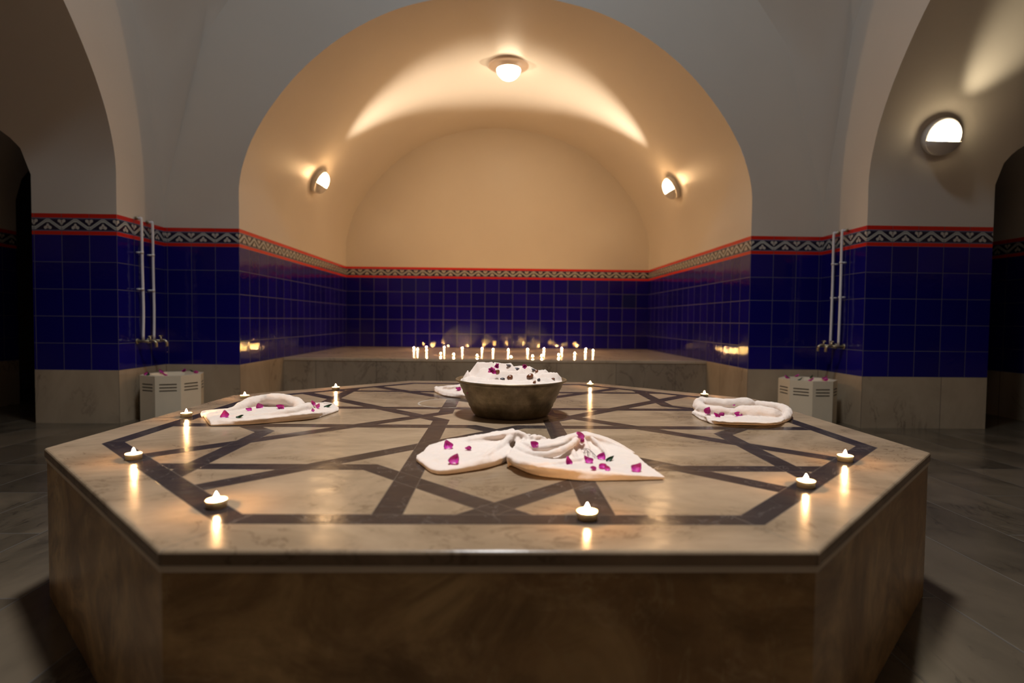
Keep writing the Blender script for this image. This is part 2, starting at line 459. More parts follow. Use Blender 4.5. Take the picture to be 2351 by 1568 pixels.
# marble plinths, each a polyline along the wall foot
def plinth(name,pts,side,th=.02,h=ZP+.001):
    b=WB([PLINTH]); n=len(pts)
    def off(i):
        ns=[]
        for a,c in ((i-1,i),(i,i+1)):
            if 0<=a and c<n:
                dx,dy=pts[c][0]-pts[a][0],pts[c][1]-pts[a][1]; l=math.hypot(dx,dy); ns.append((-dy/l*side,dx/l*side))
        if len(ns)==1: nx,ny=ns[0]; k=1
        else:
            nx,ny=ns[0][0]+ns[1][0],ns[0][1]+ns[1][1]; k=1
            dot=ns[0][0]*ns[1][0]+ns[0][1]*ns[1][1]; k=1/(1+dot)
        return nx*k,ny*k
    O=[off(i) for i in range(n)]
    A=[(p[0]+o[0]*th,p[1]+o[1]*th) for p,o in zip(pts,O)]; A2=[(p[0]+o[0]*(th-.004),p[1]+o[1]*(th-.004)) for p,o in zip(pts,O)]
    s=0
    for i in range(n-1):
        l=math.dist(pts[i],pts[i+1])
        b.face([(*A[i],0),(*A[i+1],0),(*A[i+1],h-.004),(*A[i],h-.004)],[(s,0),(s+l,0),(s+l,h),(s,h)],0)
        b.face([(*A[i],h-.004),(*A[i+1],h-.004),(*A2[i+1],h),(*A2[i],h)],[(s,0),(s+l,0),(s+l,.01),(s,.01)],0)
        b.face([(*A2[i],h),(*A2[i+1],h),(*pts[i+1],h),(*pts[i],h)],[(s,0),(s+l,0),(s+l,.02),(s,.02)],0)
        s+=l
    for i in (0,n-1): b.face([(*pts[i],0),(*A[i],0),(*A[i],h),(*pts[i],h)],[(0,0),(.02,0),(.02,h),(0,h)],0)
    return b.build(name,'')
BENCH_D=.975
def pt(side,u,d): return frame(side)(u,d,0)[:2]
plinth('baseboard_front_left',[pt('front',-HW,BENCH_D),pt('front',-HW,0),pt('front',-WX,0),pt('left',HW,0),pt('left',HW,DOORS['left'][1])],-1)
plinth('baseboard_front_right',[pt('front',HW,BENCH_D),pt('front',HW,0),pt('front',WX,0),pt('right',-HW,0),pt('right',-HW,DOORS['right'][1])],1)
dR=DOORS['right']; dL=DOORS['left']
plinth('baseboard_right',[pt('right',-HW,dR[1]+dR[2]),pt('right',-HW,DEPTH),pt('right',HW,DEPTH),pt('right',HW,0),pt('right',WY,0)],1)
plinth('baseboard_left',[pt('left',HW,dL[1]+dL[2]),pt('left',HW,DEPTH),pt('left',-HW,DEPTH),pt('left',-HW,0),pt('left',-WY,0)],-1)

# the raised marble bench that fills the rear of the front recess
bt=empty('marble_bench',(RX,YF+BENCH_D,0))
tag(bt,'wide pale marble bench filling the back of the arched niche, lined with tealights','bench')
def box(bm,x0,x1,y0,y1,z0,z1,bev=0):
    vv=[bm.verts.new((x,y,z)) for z in (z0,z1) for y in (y0,y1) for x in (x0,x1)]
    fs=[bm.faces.new([vv[i] for i in f]) for f in ((0,2,3,1),(4,5,7,6),(0,1,5,4),(2,6,7,3),(0,4,6,2),(1,3,7,5))]
    if bev: bmesh.ops.bevel(bm,geom=list({e for f in fs for e in f.edges}),offset=bev,segments=3,affect='EDGES',profile=.5)
BTOP=Mat('bench_top_marble'); co=BTOP.coord(); col,a,b_=veined(BTOP,co,(.68,.56,.40),(.56,.45,.31),(.36,.27,.18),1.4,(1,1,1))
BTOP.set(Base_Color=col,Roughness=a*.12+.12); BTOP.bump(BTOP.noise(co,6,2),.08,.002)
bm=bmesh.new(); box(bm,-HW+.001,HW-.001,.0,DEPTH-BENCH_D-.001,ZP-.03,ZP,.003)
bm_obj('bench_top',bm,BTOP.m,bt)
bm=bmesh.new(); box(bm,-HW+.001,HW-.001,.006,.06,0,ZP-.0302)
bf=bm_obj('bench_front',bm,PLINTH,bt)
uv=bf.data.uv_layers.new(name='UVMap')
for p in bf.data.polygons:
    for li in p.loop_indices:
        c=bf.data.vertices[bf.data.loops[li].vertex_index].co; uv.data[li].uv=(c.x+3.1,c.z)

# ------------------------------------------------------------------ octagonal platform
SY=.073
def octagon(A,B,tx,ty): return [(-tx,-B),(tx,-B),(A,-ty),(A,ty),(tx,B),(-tx,B),(-A,ty),(-A,-ty)]
def prism(bm,poly,z0,z1,bev=0,seg=3):
    lo=[bm.verts.new((x,y,z0)) for x,y in poly]; hi=[bm.verts.new((x,y,z1)) for x,y in poly]; n=len(poly)
    top=bm.faces.new(hi); bm.faces.new(lo[::-1])
    for i in range(n): bm.faces.new((lo[i],lo[(i+1)%n],hi[(i+1)%n],hi[i]))
    if bev: bmesh.ops.bevel(bm,geom=list(top.edges),offset=bev,segments=seg,affect='EDGES',profile=.6)
pl=empty('marble_platform',(0,SY,0))
tag(pl,'large octagonal marble platform with dark star-patterned inlay in the centre of the room','platform')
OC=octagon(1.2755,1.2844,.5356,.5685); sc=lambda k:[(x*k,y*k) for x,y in OC]
bm=bmesh.new(); prism(bm,OC,ZS-.024,ZS,.009,4); bm_obj('top_slab',bm,TOP,pl)
bm=bmesh.new(); prism(bm,sc(.9985),ZS-.036,ZS-.0242); tag(bm_obj('joint_band',bm,MORTAR,pl),'pale joint under the top slab')
bm=bmesh.new(); prism(bm,sc(.996),0,ZS-.0362); bm_obj('base',bm,SIDE,pl)

# ------------------------------------------------------------------ lathe, tube, smooth patches
def lathe(bm,prof,n=32,cx=0,cy=0,close=True):
    rs=[]
    for r,z in prof:
        if r<1e-6: rs.append([bm.verts.new((cx,cy,z))])
        else: rs.append([bm.verts.new((cx+r*math.cos(2*PI*j/n),cy+r*math.sin(2*PI*j/n),z)) for j in range(n)])
    for a,b in zip(rs,rs[1:]):
        for j in range(n):
            k=(j+1)%n
            if len(a)==1 and len(b)==1: continue
            if len(a)==1: bm.faces.new((a[0],b[j],b[k]))
            elif len(b)==1: bm.faces.new((a[j],b[0],a[k]))
            else: bm.faces.new((a[j],b[j],b[k],a[k]))
def cr(pts,n):
    p=[Vector(q) for q in pts]; p=[2*p[0]-p[1]]+p+[2*p[-1]-p[-2]]; out=[]
    for i in range(1,len(p)-2):
        for k in range(n):
            t=k/n; a,b,c,d=p[i-1:i+3]
            out.append(.5*((2*b)+(c-a)*t+(2*a-5*b+4*c-d)*t*t+(3*b-a-3*c+d)*t**3))
    out.append(p[-2]); return out
def tube(bm,pts,rad,n=12,sub=5,squash=1.0,cap=True):
    c=cr(pts,sub) if len(pts)>2 else [Vector(q) for q in pts]
    R=cr([(r,0,0) for r in rad],sub) if isinstance(rad,(list,tuple)) and len(pts)>2 else None
    rs=[]; m=len(c)
    for i,p in enumerate(c):
        t=(c[min(i+1,m-1)]-c[max(i-1,0)]).normalized()
        ref=Vector((0,0,1)) if abs(t.z)<.9 else Vector((1,0,0))
        s=t.cross(ref).normalized(); u=s.cross(t).normalized()
        r=R[i].x if R else (rad if not isinstance(rad,(list,tuple)) else rad[min(i,len(rad)-1)])
        rs.append([bm.verts.new(p+s*r*math.cos(2*PI*j/n)+u*r*squash*math.sin(2*PI*j/n)) for j in range(n)])
    for a,b in zip(rs,rs[1:]):
        for j in range(n): bm.faces.new((a[j],a[(j+1)%n],b[(j+1)%n],b[j]))
    if cap: bm.faces.new(rs[0][::-1]); bm.faces.new(rs[-1])
def patch(bm,rows,th=.006,sub=4,wob=0.0,floor=None,base=None):
    R=[cr(r,sub) for r in rows]; cols=list(zip(*R)); G=[cr(c,sub) for c in cols]   # G[j][i]
    nj,ni=len(G),len(G[0])
    for g in G:
        for p in g:
            if wob: p.z+=wob*(math.sin(p.x*61+p.y*23)+math.sin(p.y*87-p.x*31))
            if floor is not None: p.z=max(p.z,floor)
            elif base is not None: p.z=max(p.z,base+.0015)
    top=[[bm.verts.new(G[j][i]+Vector((0,0,th))) for i in range(ni)] for j in range(nj)]
    bot=[[bm.verts.new(G[j][i] if base is None else Vector((G[j][i].x,G[j][i].y,base))) for i in range(ni)] for j in range(nj)]
    for j in range(nj-1):
        for i in range(ni-1):
            bm.faces.new((top[j][i],top[j+1][i],top[j+1][i+1],top[j][i+1]))
            bm.faces.new((bot[j][i],bot[j][i+1],bot[j+1][i+1],bot[j+1][i]))
    for j in range(nj-1):
        bm.faces.new((top[j][0],bot[j][0],bot[j+1][0],top[j+1][0])); bm.faces.new((top[j][-1],top[j+1][-1],bot[j+1][-1],bot[j][-1]))
    for i in range(ni-1):
        bm.faces.new((top[0][i],top[0][i+1],bot[0][i+1],bot[0][i])); bm.faces.new((top[-1][i],bot[-1][i],bot[-1][i+1],top[-1][i+1]))
def cloth(name,bm,label,cat,mat,vox=.0035,smooth=3):
    bmesh.ops.recalc_face_normals(bm,faces=bm.faces)
    me=bpy.data.meshes.new(name); bm.to_mesh(me); bm.free()
    tmp=bpy.data.objects.new('tmp',me); COL.objects.link(tmp)
    r=tmp.modifiers.new('r','REMESH'); r.mode='VOXEL'; r.voxel_size=vox
    if smooth: s=tmp.modifiers.new('s','SMOOTH'); s.factor=.5; s.iterations=smooth
    dg=bpy.context.evaluated_depsgraph_get(); ev=tmp.evaluated_get(dg)
    m2=bpy.data.meshes.new_from_object(ev); m2.name=name
    bpy.data.objects.remove(tmp); m2.materials.clear()
    from mathutils import noise as mn_
    nrm=[v.normal.copy() for v in m2.vertices]
    for v in m2.vertices:
        k=min(1,max(0,(v.co.z-ZS-.004)/.012)); q=v.co
        d=mn_.noise(q*28)*.0035+mn_.noise(q*70)*.0014+mn_.noise(q*170)*.0005
        v.co+=nrm[v.index]*d*k
    for v in m2.vertices: v.co.z=max(v.co.z,ZS+.0006+max(0,(ZS-.004-v.co.z))*0)
    o=link(name,m2,None,[mat],True); 
    if cat: tag(o,label,cat)
    return o
def on(z): return ZS+z
def rows(*rr,lift=.0015): return [[P(u,v,h+lift) for u,v,h in r] for r in rr]

BASE=ZS+.0008
# twisted towel in front of the bowl
bm=bmesh.new()
patch(bm,rows([(964,1066,.000),(1003,1089,.000),(1090,1080,.000),(1145,1067,.000),(1172,1054,.000)],
              [(956,1054,.006),(1006,1082,.008),(1090,1073,.010),(1142,1060,.012),(1174,1046,.016)],
              [(958,1048,.008),(1030,1062,.016),(1092,1056,.022),(1140,1044,.022),(1174,1034,.024)],
              [(968,1040,.010),(1030,1044,.015),(1092,1040,.019),(1140,1030,.022),(1172,1024,.024)],
              [(980,1030,.014),(1030,1024,.020),(1092,1020,.024),(1140,1014,.030),(1176,1008,.038)],
              [(992,1024,.008),(1034,1013,.024),(1092,1004,.036),(1145,997,.048),(1185,992,.052)],
              [(1004,1021,.000),(1044,1010,.000),(1098,1003,.000),(1150,997,.000),(1195,993,.000)]),.004,base=BASE)
tube(bm,[P(975,1054,.008),P(1040,1064,.014),P(1105,1054,.022),P(1150,1024,.030),P(1184,996,.048)],[.004,.008,.010,.011,.011])
tube(bm,[P(1010,1030,.014),P(1060,1020,.022),P(1115,1008,.034),P(1170,996,.048)],[.003,.006,.008,.010])
tube(bm,[P(1030,1016,.020),P(1080,1007,.032),P(1130,999,.044),P(1180,991,.052)],[.004,.007,.009,.010])
tube(bm,[P(1166,1056,.006),P(1160,1034,.020),P(1166,1010,.038),P(1182,996,.050),P(1202,1000,.046),P(1212,1014,.030)],[.007,.008,.009,.009,.009,.009])
for k,dx in enumerate((12,25,38,50)):
    tube(bm,[P(1172+dx*.8,1032,.022),P(1176+dx,1012,.034),P(1186+dx,997+dx*.14,.044),P(1204+dx,1004+dx*.15,.024),P(1212+dx,1012,.006)],[.005,.006,.007,.006,.005])
patch(bm,rows([(1172,1068,.000),(1225,1090,.000),(1290,1099,.000),(1350,1104,.000),(1440,1103,.000),(1527,1101,.000)],
              [(1164,1052,.024),(1214,1070,.028),(1290,1077,.024),(1370,1083,.018),(1450,1093,.010),(1526,1097,.004)],
              [(1170,1040,.028),(1226,1058,.022),(1292,1068,.014),(1370,1074,.012),(1450,1084,.009),(1518,1091,.004)],
              [(1178,1030,.026),(1234,1046,.010),(1300,1058,.006),(1365,1062,.006),(1440,1070,.007),(1504,1082,.003)],
              [(1192,1018,.028),(1238,1032,.022),(1296,1040,.016),(1350,1044,.010),(1422,1052,.008),(1482,1066,.003)],
              [(1206,1012,.022),(1258,1022,.036),(1302,1020,.036),(1352,1018,.026),(1410,1028,.014),(1466,1050,.005)],
              [(1216,1010,.020),(1264,1013,.034),(1308,1002,.050),(1346,997,.048),(1400,1013,.026),(1452,1041,.008)],
              [(1220,1010,.000),(1270,1012,.000),(1314,1001,.000),(1354,997,.000),(1408,1013,.000),(1458,1042,.000)]),.004,base=BASE)
tube(bm,[P(1168,1050,.022),P(1204,1066,.028),P(1256,1070,.028),P(1312,1060,.018),P(1350,1050,.010)],[.007,.010,.009,.007,.004])
tube(bm,[P(1186,1028,.030),P(1226,1044,.026),P(1272,1040,.028),P(1306,1024,.038),P(1330,1006,.048)],[.008,.009,.009,.008,.007])
tube(bm,[P(1196,1018,.030),P(1240,1028,.030),P(1284,1020,.040),P(1318,1003,.050)],[.007,.008,.008,.006])
tube(bm,[P(1336,1002,.048),P(1344,1020,.030),P(1350,1044,.014),P(1345,1060,.008)],[.006,.008,.007,.004])
tube(bm,[P(1306,1014,.042),P(1314,1036,.022),P(1326,1056,.010)],[.005,.007,.004])
tube(bm,[P(1352,1000,.046),P(1380,1026,.026),P(1400,1054,.012)],[.004,.007,.003])
cloth('towel',bm,'peach-white cloth towel twisted in the middle, in front of the bowl, scattered with petals','towel',TOWEL2,.0026,2)

# left towel: rolled ring on a flat folded band
bm=bmesh.new()
patch(bm,rows([(484,978,.000),(560,975,.000),(640,969,.000),(715,962,.000),(748,954,.000),(777,944,.000)],
              [(479,966,.012),(560,965,.014),(640,958,.018),(715,950,.022),(748,946,.010),(777,937,.006)],
              [(468,953,.008),(540,952,.014),(620,946,.022),(690,941,.026),(735,938,.010),(765,932,.006)],
              [(464,947,.004),(530,944,.006),(600,938,.006),(680,936,.008),(730,932,.006),(755,928,.005)],
              [(480,944,.000),(545,938,.000),(610,930,.000),(680,928,.000),(730,927,.000),(750,926,.000)]),.005,base=BASE)
tube(bm,[P(505,950,.010),P(540,940,.018),P(572,926,.028),P(600,918,.036),P(632,917,.040),P(664,920,.038),P(684,928,.032),P(692,940,.024)],[.010,.016,.023,.022,.026,.022,.023,.013],n=18)
tube(bm,[P(500,960,.014),P(580,957,.018),P(650,951,.026),P(694,941,.034),P(712,935,.030),P(722,950,.010)],[.008,.012,.016,.020,.018,.012],n=18)
tube(bm,[P(735,934,.006),P(742,927,.014),P(755,926,.018),P(768,930,.014),P(774,938,.006)],[.004,.004,.004,.004,.004])
tube(bm,[P(466,958,.002),P(462,948,.014),P(470,944,.018),P(482,950,.010),P(490,952,.008),P(499,945,.018)],[.004,.004,.004,.004,.004,.004])
cloth('towel',bm,'white terry towel rolled into a ring on the left side of the platform','towel',TOWEL,.0028,2)

# right towel: chunky rolls
bm=bmesh.new()
patch(bm,rows([(1588,950,.000),(1612,965,.000),(1650,973,.000),(1720,976,.000),(1785,975,.000),(1806,963,.000)],
              [(1590,946,.006),(1622,960,.008),(1655,968,.014),(1720,971,.018),(1785,971,.014),(1808,958,.010)],
              [(1600,940,.004),(1640,950,.004),(1680,954,.006),(1730,952,.008),(1785,952,.008),(1812,947,.006)],
              [(1605,932,.002),(1645,938,.002),(1690,940,.002),(1735,940,.004),(1785,940,.004),(1812,940,.004)],
              [(1615,930,.000),(1650,930,.000),(1700,930,.000),(1740,932,.000),(1785,934,.000),(1806,938,.000)]),.004,base=BASE)
tube(bm,[P(1608,920,.024),P(1640,924,.024),P(1680,927,.024),P(1712,926,.026),P(1732,930,.018)],[.018,.022,.022,.026,.014],n=18)
tube(bm,[P(1614,918,.026),P(1602,929,.022),P(1616,941,.022),P(1645,946,.022),P(1674,949,.018)],[.015,.022,.025,.025,.020],n=18)
tube(bm,[P(1684,953,.016),P(1700,949,.022),P(1740,951,.022),P(1774,955,.020),P(1794,958,.014)],[.012,.030,.033,.031,.012],n=18)
tube(bm,[P(1744,962,.012),P(1770,966,.010),P(1788,972,.004)],[.014,.010,.004])
tube(bm,[P(1738,928,.022),P(1768,932,.024),P(1796,937,.024),P(1808,947,.020),P(1803,959,.014),P(1788,968,.007)],[.016,.018,.018,.018,.016,.006],n=18)
tube(bm,[P(1592,947,.008),P(1608,954,.012),P(1624,958,.018),P(1626,966,.008),P(1638,972,.003),P(1658,966,.012),P(1700,967,.012),P(1740,972,.006),P(1780,974,.004)],[.005,.006,.005,.004,.004,.008,.008,.006,.004])
cloth('towel',bm,'white cloth towel folded in thick rolls on the right side of the platform','towel',TOWEL2,.0028,2)

# towel behind the bowl
bm=bmesh.new()
patch(bm,rows([(998,900,.000),(1020,909,.000),(1060,914,.000),(1105,918,.000)],
              [(996,893,.012),(1018,900,.014),(1060,906,.016),(1105,911,.016)],
              [(1000,890,.018),(1022,896,.016),(1055,897,.024),(1105,898,.028)],
              [(1010,889,.010),(1028,889,.030),(1056,885,.044),(1100,882,.054)],
              [(1014,891,.000),(1032,889,.000),(1060,886,.000),(1105,884,.000)]),.004,base=BASE)
tube(bm,[P(1018,895,.018),P(1023,889,.032),P(1040,889,.034),P(1062,884,.046)],[.008,.010,.010,.012])
tube(bm,[P(998,892,.018),P(1003,889,.022),P(1018,893,.018)],[.008,.008,.008])
tube(bm,[P(1030,900,.016),P(1050,896,.024),P(1080,890,.036)],[.006,.010,.012])
cloth('towel',bm,'white towel folded low on the platform, half hidden behind the metal bowl','towel',TOWEL2,.0036,2)

# ------------------------------------------------------------------ bowl with its contents
BX,BY=.057,.133
bt=empty('metal_bowl',(BX,BY,ZS)); tag(bt,'dark tinned metal bowl full of white cloth in the centre of the platform','bowl')
bm=bmesh.new()
pr=[(0,.001),(.13,.001),(.1445,.003),(.150,.008)]+[(.150+.058*(k/12)**.92+.0012*math.sin(k*2.6),.008+.124*k/12) for k in range(1,13)]
pr+=[(.212,.1345),(.2185,.1365),(.2215,.1400),(.2190,.1435),(.213,.1430),(.2075,.1385)]+[(.204-.058*(k/8),.132-.116*k/8) for k in range(1,9)]+[(.12,.012),(0,.012)]
lathe(bm,pr,72); bm_obj('body',bm,BOWL,bt,True)
def BP(u,v,h=0,dy=0): # point in the plane y = BY+dy seen at pixel
    d=ray(u,v); q=CAM+d*(BY+dy-CAM[1])/d[1]; return Vector((float(q[0]),float(q[1]),float(q[2])))
# crumpled cloth heaped in the bowl: a creased height field that meets the rim, with folded corners standing out of it
# (x, y, height over the rim, ridge direction, side slope, half ridge length, end slope)
TENTS=[(-.172,-.015,.040,1.9,1.6,.006,1.3),(-.105,.02,.070,.35,.85,.030,1.1),(-.085,-.03,.050,2.5,.9,.03,.9),(-.035,.03,.067,-.45,.9,.035,.9),
 (-.02,-.045,.040,.2,.8,.04,.9),(.052,.01,.052,.9,.85,.02,.85),(.045,-.06,.030,-.25,.7,.04,.8),(.112,.03,.042,-.5,.8,.03,1.0),(.155,-.005,.034,.1,.9,.03,1.2),
 (.13,-.07,.018,.6,.6,.03,.8),(-.13,-.085,.020,-.7,.6,.04,.7),(-.05,-.115,.014,.1,.5,.07,.6),(.06,-.12,.011,-.1,.5,.06,.6),(.0,.10,.05,.1,.5,.08,.7),(-.165,-.05,.018,1.0,.7,.03,.8)]
def heap_h(x,y):
    v=0.0
    for k,(tx,ty,H,a,sl,L,s2) in enumerate(TENTS):
        c,sn=math.cos(a),math.sin(a); dx,dy=x-tx,y-ty
        t=dx*c+dy*sn; n=-dx*sn+dy*c
        n+=.006*math.sin(t*70+k); 
        h=H-sl*(abs(n) if n>0 else abs(n)*1.35)-s2*max(0,abs(t)-L)
        v=max(v,h)
    return v
bm=bmesh.new(); NR,NA=56,180; vv=[]
for i in range(NR+1):
    r=.2045*i/NR; ring=[]
    for j in range(NA if i else 1):
        th=2*PI*j/NA; x,y=r*math.cos(th),r*math.sin(th)
        h=.1365+max(0,heap_h(x,y))+.0012*math.sin(x*90+y*40)+.001*math.sin(y*130-x*50)
        if i==NR: h=.1285
        ring.append(bm.verts.new((x,y,h)))
    vv.append(ring)
for i in range(NR):
    for j in range(NA):
        k=(j+1)%NA
        if i==0: bm.faces.new((vv[0][0],vv[1][j],vv[1][k]))
        else: bm.faces.new((vv[i][j],vv[i+1][j],vv[i+1][k],vv[i][k]))
heap=bm_obj('crumpled_cloth',bm,TOWEL2,None,True,(BX,BY,ZS))
tag(heap,'crumpled white cloth heaped inside the metal bowl under pebbles and flowers','cloth')
# find the first surface under a sight line so petals rest on the cloth they lie on
def hitz(u,v,skip=0):
    dg=bpy.context.evaluated_depsgraph_get(); d=Vector(ray(u,v)).normalized()
    ok,loc,nor,idx,ob,mt=SC.ray_cast(dg,Vector(CAM),d); return loc,nor
bpy.context.view_layer.update()
def pebble(name,u,v,dy,rx,rz,mat,label,cat,rot=0):
    bm=bmesh.new(); bmesh.ops.create_icosphere(bm,subdivisions=3,radius=1)
    for q in bm.verts:
        n=1+.08*math.sin(q.co.x*3+u)+.06*math.sin(q.co.y*4+q.co.z*2); q.co=Vector((q.co.x*rx*n,q.co.y*rx*.8*n,q.co.z*rz*n))
    loc,nor=hitz(u,v+2); rx*=1.3; rz*=1.25; c=loc+Vector((0,-.3,.25))*rx*.5; o=bm_obj(name,bm,mat,None,True,c); o.rotation_euler=(0,rot,.3)
    return tag(o,label,cat)
pebble('chestnut',1171,866,-.125,.0135,.0095,CHEST,'reddish brown chestnut near the middle front of the bowl','chestnut',-.5)
pebble('chestnut',1217,863,-.105,.013,.0095,CHEST,'glossy orange-brown chestnut on the right side of the bowl','chestnut',-.4)
pebble('chestnut',1142,852,-.085,.0085,.0085,CHEST,'brown chestnut tucked just under the large magenta flower','chestnut')
pebble('chestnut',1232,851,-.02,.0085,.006,CHEST,'brown chestnut high on the right slope of the bowl','chestnut',.5)
pebble('chestnut',1227,876,-.15,.008,.004,CHEST,'sliver of brown chestnut at the front rim of the bowl, right of centre','chestnut',-.8)
pebble('chestnut',1270,868,-.07,.0075,.0035,CHEST,'thin brown chestnut edge at the far right of the bowl','chestnut',.1)
pebble('pebble',1154,869,-.125,.009,.0055,GREY,'dark grey pebble beside the reddish chestnut in the bowl','pebble')
pebble('pebble',1237,871,-.12,.006,.007,GREY,'small pointed dark pebble at the right front of the bowl','pebble')
pebble('pebble',1186,846,-.0,.012,.006,GREY,'long grey-brown pebble on top of the heap, left of the small flower','pebble',.05)
pebble('pebble',1168,838,.02,.010,.005,GREY,'flat olive pebble at the crest of the bowl, right of the large flower','pebble',.3)
pebble('pebble',1225,848,-.0,.010,.0045,GREY,'dark flat pebble on the slope right of the small flower','pebble',.5)

# ------------------------------------------------------------------ petals and leaves
def petal_mesh(L,W,cup,tip,seed,leaf=False):
    rnd=random.Random(seed); bm=bmesh.new(); n,m=10,6; g=[]
    for i in range(n+1):
        t=i/n; w=W*(math.sin(PI*min(1,t**.75))**.8)*(1-.25*t)+.0002
        if t>.97: w=.0004
        r=[]
        for j in range(m+1):
            s=j/m*2-1
            z=cup*(s*s)*L*.5+tip*L*(t-.3)**2+.0012*math.sin(9*s+seed)*math.sin(7*t)
            r.append(bm.verts.new((s*w,(t-.5)*L,z)))
        g.append(r)
    for i in range(n):
        for j in range(m): bm.faces.new((g[i][j],g[i][j+1],g[i+1][j+1],g[i+1][j]))
    ext=bmesh.ops.solidify(bm,geom=bm.faces[:],thickness=.0006)
    zmin=min(v.co.z for v in bm.verts)
    for v in bm.verts: v.co.z-=zmin
    return bm
seedc=[10]
def bract(loc,size,rot,tilt,label,leaf=False,parent=None,roll=0.0):
    seedc[0]+=1; s=seedc[0]
    bm=petal_mesh(size,size*(.28 if leaf else .49),.25 if leaf else .5,.5,s,leaf)
    if leaf: o=bm_obj('leaf',bm,LEAF,parent,True)
    else: o=bm_obj('petal',bm,PETAL,parent,True)
    o.location=loc; o.rotation_euler=(tilt,roll,rot)
    if parent is None: tag(o,label,'leaf' if leaf else 'petal',None)
    return o
def surf(u,v,h): return Vector(P(u,v,h))
bpy.context.view_layer.update()
def place(u,v,size,rot,label,leaf=False,tilt=None,lift=.001):
    loc,nor=hitz(u,v)
    if nor.z<0: nor=-nor
    q=nor.to_track_quat('Z','Y').to_euler()
    o=bract(loc+nor*lift,size,0,0,label,leaf)
    t=tilt if tilt is not None else .45
    m=(nor*.75+Vector((0,-.5,0.25))).normalized() if tilt is None else (nor+Vector((0,-tilt,0))).normalized()
    o.rotation_euler=(m.to_track_quat('Z','Y').to_matrix() @ Matrix.Rotation(rot,3,'Z')).to_euler()
    return o
pets=[
 (1029,1027,.030,.5,'upright magenta petal at the top left of the twisted towel'),
 (1075,1033,.018,1.9,'half-hidden magenta petal in the fold of the twisted towel, left lobe'),
 (1044,1061,.032,-.4,'large magenta petal on the front of the left lobe of the twisted towel'),
 (1228,1024,.024,1.2,'magenta petal beside the central twist of the front towel'),
 (1330,1003,.026,.9,'magenta petal perched on the highest fold of the front towel'),
 (1337,1012,.016,2.4,'small magenta petal just below the highest petal of the front towel'),
 (1301,1061,.023,.1,'round magenta petal left of the dried stem on the front towel'),
 (1350,1062,.027,.8,'magenta petal directly below the dried stem on the front towel'),
 (1381,1053,.026,-.6,'magenta petal touching the green leaf on the front towel'),
 (1383,1076,.024,2.2,'pointed magenta petal below the green leaf on the front towel'),
 (1394,1079,.016,.6,'small magenta petal overlapping the pointed one on the front towel'),
 (1362,1078,.015,1.6,'thin sliver of magenta petal at the front edge fold of the front towel'),
 (1461,1080,.029,-.9,'single magenta petal near the right tip of the front towel'),
 (518,957,.034,.3,'magenta petal on the left end of the ring towel'),
 (572,943,.022,1.6,'dark magenta petal lying flat in the slit of the ring towel'),
 (597,937,.032,.8,'pointed magenta petal in front of the ring towel opening'),
 (644,938,.030,1.4,'wide magenta petal inside the ring towel, right of the opening'),
 (717,928,.022,.2,'small pink petal behind the right knot of the ring towel'),
 (728,937,.028,-.7,'magenta petal on the right tail of the ring towel'),
 (718,944,.014,.1,'narrow magenta petal at the edge of the right knot of the ring towel'),
 (1626,943,.030,-.5,'magenta petal on the left roll of the right-hand towel'),
 (1645,957,.026,.7,'magenta petal inside the loop of the right-hand towel'),
 (1656,953,.022,-.9,'magenta petal leaning out of the loop of the right-hand towel'),
 (1694,954,.030,1.3,'fan-shaped magenta petal in the middle of the right-hand towel'),
 (1686,933,.018,1.5,'small magenta petal between the back rolls of the right-hand towel'),
 (1053,895,.026,1.5,'magenta petal on the towel behind the bowl'),
 (1073,906,.018,.9,'magenta petal peeping out between the bowl and the towel behind it')]
for u,v,s,r,l in pets: place(u,v,s,r,l)
for u,v,s,r,l in [(1400,1057,.026,-1.0,'dark green leaf beside the magenta petals on the front towel'),
                  (551,959,.026,-1.3,'green leaf on the front band of the ring towel'),
                  (753,935,.032,-1.2,'green leaf on the right tail of the ring towel'),
                  (1064,896,.012,.5,'tiny green leaf on the towel behind the bowl')]: place(u,v,s,r,l,True)
# dried stem on the front towel
bm=bmesh.new(); a,_=hitz(1336,1038); 
pts=[hitz(u,v)[0]+Vector((0,0,h)) for u,v,h in ((1334,1036,.004),(1348,1037,.008),(1360,1045,.008),(1370,1052,.003))]
tube(bm,pts,.0007,6)
for (u,v,du,dv) in ((1340,1038,4,9),(1348,1038,2,11),(1354,1042,7,4),(1346,1037,-6,6),(1360,1046,6,8),(1352,1040,-4,9),(1344,1038,9,5)):
    p=hitz(u,v)[0]+Vector((0,0,.006)); q=hitz(u+du,v+dv)[0]+Vector((0,0,.003)); tube(bm,[p,(p+q)/2+Vector((0,0,.003)),q],.0005,5)
tag(bm_obj('twig',bm,STEM,None,True),'thin dried twig with fine branches in the middle of the front towel','twig')
# two flowers in the bowl
def flower(u,v,dy,size,label,n=3,spread=.9):
    c=BP(u,v,dy=dy); t=empty('bougainvillea_flower',c); tag(t,label,'flower')
    fr_=random.Random(n*7+int(u))
    for k in range(n):
        seedc[0]+=1
        bm=petal_mesh(size,size*.46,.35,.45,seedc[0])
        for q in bm.verts: q.co.y+=size*.42
        o=bm_obj('petal',bm,PETAL,t,True)
        a=k*2*PI/n+fr_.uniform(-.3,.3)+.5
        yd=Vector((math.cos(a),fr_.uniform(-.5,.1),math.sin(a)*.9+.25)).normalized()
        zd=Vector((fr_.uniform(-.4,.4),-1,fr_.uniform(-.1,.7))); zd=(zd-yd*zd.dot(yd)).normalized()
        o.rotation_euler=Matrix((yd.cross(zd),yd,zd)).transposed().to_euler()
    return t
flower(1130,851,-.10,.020,'large magenta flower standing on the left side of the bowl heap',5)
flower(1141,841,-.08,.015,'second magenta flower leaning on the large one in the bowl',4)
